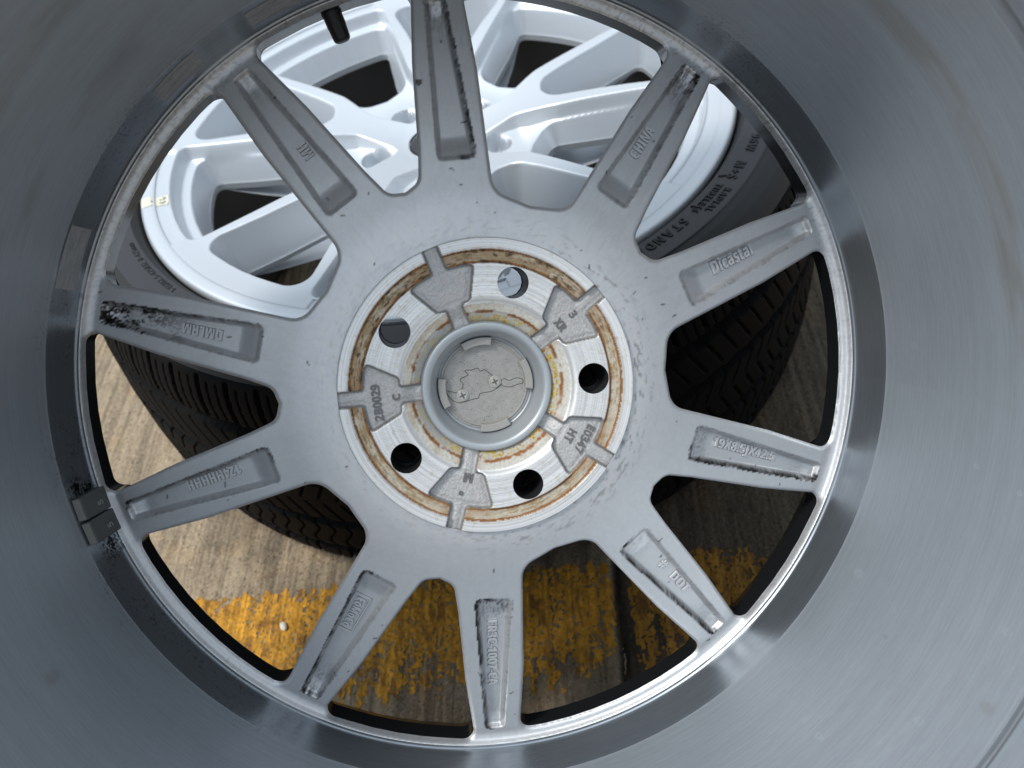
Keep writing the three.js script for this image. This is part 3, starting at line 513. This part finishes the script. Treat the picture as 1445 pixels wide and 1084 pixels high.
  // ---- its tyre
  const tp = [[258, -75], [262, -80], [270, -84], [290, -86], [306, -80], [316, -70], [322, -58], [331, -20], [333, 40], [331, 125], [322, 164], [314, 176], [304, 186], [290, 190], [270, 187], [263, 181], [261, 176]];
  part('tyre', revolve(fine(tp, 6), 240, { disp: (r, z, a) => (r > 321 && [0, 1, 2, 3].some(k => abs(z - (-18 + k * 40)) < 5)) ? [r - 7, z] : [r, z] }), M.rubber, wheel);
}

// ================================================================ the wheel lying flat behind it, face up
const lying = thing('lying_wheel', 'silver alloy wheel with black tyre lying face up on the ground behind', 'wheel');
lying.rotation.x = -PI / 2; lying.position.set(-0.0162, 0.24, -0.7271);
const PS = 187.7 * RAD;
{
  const f = field({ x0: -248, x1: 248, y0: -248, y1: 248, step: 0.85, eps: 0.45, sdf: frontSDF(PS), h: (x, y) => frontH(x, y, PS),
    cls: (x, y) => { const r = hypot(x, y); return r > 234 ? 'rim_face' : r < 84 ? 'hub' : 'spoke' + spokeFrame(x, y, PS)[0]; } });
  for (const [n, g] of Object.entries(f)) part(n.startsWith('spoke') ? 'spoke' : n, g, M.silver, lying);
  part('rim_flange', revolve([[246.6, -0.9], [248.2, -0.2], [250, 0], [255.5, 0], [257.6, -0.7], [259, -2.4], [259.6, -5], [258.8, -9], [255, -14]], 360), M.silver, lying);
  part('opening_edge', openingWalls(PS, (x, y) => frontH(x, y, PS) + 0.05, () => -46), M.silver, lying);
  part('back_face', Object.values(field({ x0: -220, x1: 220, y0: -220, y1: 220, step: 3, flip: true, eps: 1, sdf: (x, y) => { const q = fold(x, y, PS); return min(windows(PS, q), 218 - q[0]); }, h: (x, y) => -78 - backProfile(max(79, hypot(x, y))) }))[0], M.silver, lying);
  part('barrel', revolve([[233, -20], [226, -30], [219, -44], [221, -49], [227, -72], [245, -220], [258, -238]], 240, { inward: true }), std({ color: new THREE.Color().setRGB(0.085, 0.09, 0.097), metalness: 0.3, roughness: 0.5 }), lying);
  part('centre_cap', revolve([[0.01, -24], [8, -24.2], [18, -25], [23, -26.2], [25.2, -28], [26.2, -31], [26.8, -34]], 80), M.blackCap, lying);
  // sticker on the rim
  { const g = new THREE.PlaneGeometry(1, 1, 10, 4), P = g.attributes.position; for (let i = 0; i < P.count; i++) { const u = P.getX(i) + 0.5, v = P.getY(i), r = lerp(257.6, 234.8, u), a = (-171.6 + v * 3.2) * RAD; const x = r * cos(a), y = r * sin(a); const zz = (r > 247 ? -0.2 * sst(250, 247, r) - 0.9 * sst(255.6, 258, r) : frontH(x, y, PS)) + 0.35; P.setXYZ(i, x / 1e3, y / 1e3, zz / 1e3); }
    g.computeVertexNormals();
    const c = document.createElement('canvas'); c.width = 256; c.height = 110; const k = c.getContext('2d'); k.fillStyle = '#d9d6c2'; k.fillRect(0, 0, 256, 110); k.strokeStyle = '#2f3330'; k.fillStyle = '#2f3330'; k.lineWidth = 7; k.beginPath(); k.moveTo(160, 38); k.quadraticCurveTo(195, 8, 228, 40); k.stroke(); k.beginPath(); k.moveTo(166, 34); k.quadraticCurveTo(200, 26, 222, 44); k.stroke(); k.fillRect(168, 60, 18, 16); k.fillRect(200, 58, 10, 40); k.fillRect(214, 72, 14, 22); k.globalAlpha = 0.6; k.fillRect(96, 36, 16, 22);
    const t = new THREE.CanvasTexture(c); t.colorSpace = THREE.SRGBColorSpace; part('sticker', g, std({ map: t, roughness: 0.6 }), lying, 'small cream paper label with dark marks'); }

  // ---- tyre
  const R = 325, grooves = [-50, -92, -146, -190];
  const sec = [[257, -12], [260.5, -8], [262.5, -3], [264.5, 0.6], [266.2, 1.6], [267, 3.2], [268, 4.0], [290, 4.9], [290.6, 4.2], [296, 3.4], [304, 0.4], [309, -3.2], [312.5, -7.4], [314.6, -9.6], [317, -12.6], [320, -20], [324, -32], [329, -62], [331, -100], [331, -140], [329, -178], [324, -206], [320, -218], [315, -227], [308, -234], [296, -238.5], [280, -238.8], [264, -236], [258, -230]];
  const iT = 13; // tread starts here
  const side = fine(sec.slice(0, iT + 1), 1.5);
  const tyre = part('tyre', revolve(side, 480), M.rubber, lying);
  part('lettering_band', revolve([[267.4, 3.7], [268.2, 4.6], [289.4, 5.5], [290.2, 4.8]], 480), M.band, tyre);
  const tread = fine(sec.slice(iT), 1.25);
  const cut = (r, z, a) => {
    const s = a * R; let d = 0;
    for (const g of grooves) d = max(d, 7.5 * sst(4.9, 3.9, abs(z - g + 0.8 * sin(s * 0.26))));
    const pitch = 27; let u;
    const lat = (off, w, dep, skew, per) => { u = (s + off + skew(z)) / per; u = abs(u - Math.round(u)) * per; d = max(d, dep * sst(w, w - 0.8, u)); };
    if (z > -48 && z < -11) { const k = zz => -0.006 * (zz + 12) * (zz + 12) * 0.6; lat(0, 2.2, 6 * sst(-11, -16, z), k, pitch); lat(9, 0.95, 3.6 * sst(-14, -18, z), k, pitch); lat(18, 0.95, 3.6 * sst(-14, -18, z), k, pitch); }
    if (z < -192) { const k = zz => 0.010 * (zz + 192) * (zz + 192); lat(5, 2.0, 5.5, k, 31); lat(16, 0.9, 3.0, k, 31); lat(23, 0.8, 2.4, zz => -(zz + 192) * 0.9, 31); }
    if (z < -52 && z > -90) { lat(0, 1.1, 3.4 * sst(-52, -56, z) * sst(-84, -78, z) , zz => (zz + 52) * 0.55, 16); }
    if (z < -94 && z > -144) { lat(6, 1.3, 3.8 * sst(-118, -122, z), zz => (zz + 94) * 0.5, 15); lat(0, 1.3, 3.8 * sst(-116, -112, z), zz => -(zz + 94) * 0.5, 15); }
    if (z < -148 && z > -188) lat(3, 1.2, 4.0, zz => 5 * sin((zz + 148) * 0.16), 14);
    // rub strip at the shoulder
    if (z > -11) d = max(d, 0.9 * sst(1.2, 0.4, abs(z + 10.2)));
    return [r - d * (z > -235 ? 1 : 0), z];
  };
  part('tread', revolve(tread, 1500, { a0: -205 * RAD, a1: 25 * RAD, disp: cut }), M.tread, tyre);
  part('tread_rear', revolve(sec.slice(iT), 120, { a0: 25 * RAD, a1: 155 * RAD }), M.tread, tyre);
  // raised letters, their tops outwards, reading clockwise
  const arc = (str, deg, r, size, depth, spacing, font) => {
    const out = []; let a = deg * RAD; for (const ch of str) { if (ch === ' ') { a -= spacing * 0.8 / r; continue; } const g = new TextGeometry(ch, { font, size, depth, curveSegments: 2, bevelEnabled: false }); g.computeBoundingBox(); const w = g.boundingBox.max.x - g.boundingBox.min.x; g.translate(-g.boundingBox.min.x - w / 2, -size / 2, 0); const c = a - w / 2 / r; out.push(place(g, r * cos(c), r * sin(c), 5.0 + (r - 279) * 0.03, c - PI / 2)); a -= (w + spacing) / r; } return out;
  };
  const L1 = [...arc('245/45', -9, 279, 7, 0.9, 1.6, fontBold), ...arc('R 19', -22.5, 279, 7, 0.9, 1.6, fontBold), ...arc('96W', -31, 280, 7, 0.9, 1.8, fontBold), ...arc('M+S', -38.4, 279, 7.4, 0.9, 2.4, fontBold), ...arc('RADIAL', -45.2, 282.8, 5, 0.9, 1.5, fontBold), ...arc('TUBELESS', -44.7, 275, 5, 0.9, 1.5, fontBold), ...arc('STANDARD LOAD', -54.4, 276, 7.6, 0.9, 2.6, fontBold)];
  for (const [deg, r0, r1] of [[-42.6, 270, 276], [-51, 270, 277]]) { const g = new THREE.BoxGeometry(7, 0.8, 0.9); L1.push(place(g.toNonIndexed(), 272.5 * cos(deg * RAD), 272.5 * sin(deg * RAD), 5.2, deg * RAD + 0.5)); }
  const nonIdx = l => mergeGeometries(l.map(g => { const q = g.index ? g.toNonIndexed() : g; for (const k of Object.keys(q.attributes)) if (!['position', 'normal', 'uv'].includes(k)) q.deleteAttribute(k); return q; }));
  part('lettering', nonIdx(L1), std({ color: new THREE.Color().setRGB(0.02, 0.02, 0.022), roughness: 0.6 }), tyre, 'raised black sidewall letters on the right');
  const L2 = arc('1-132B2. S-425B12_B-425mm', -141, 272.6, 4.6, 0.35, 0.9, fontReg);
  part('lettering', nonIdx(L2), M.ink, tyre, 'small black sidewall characters on the left');
}
renderer.render(scene, camera);
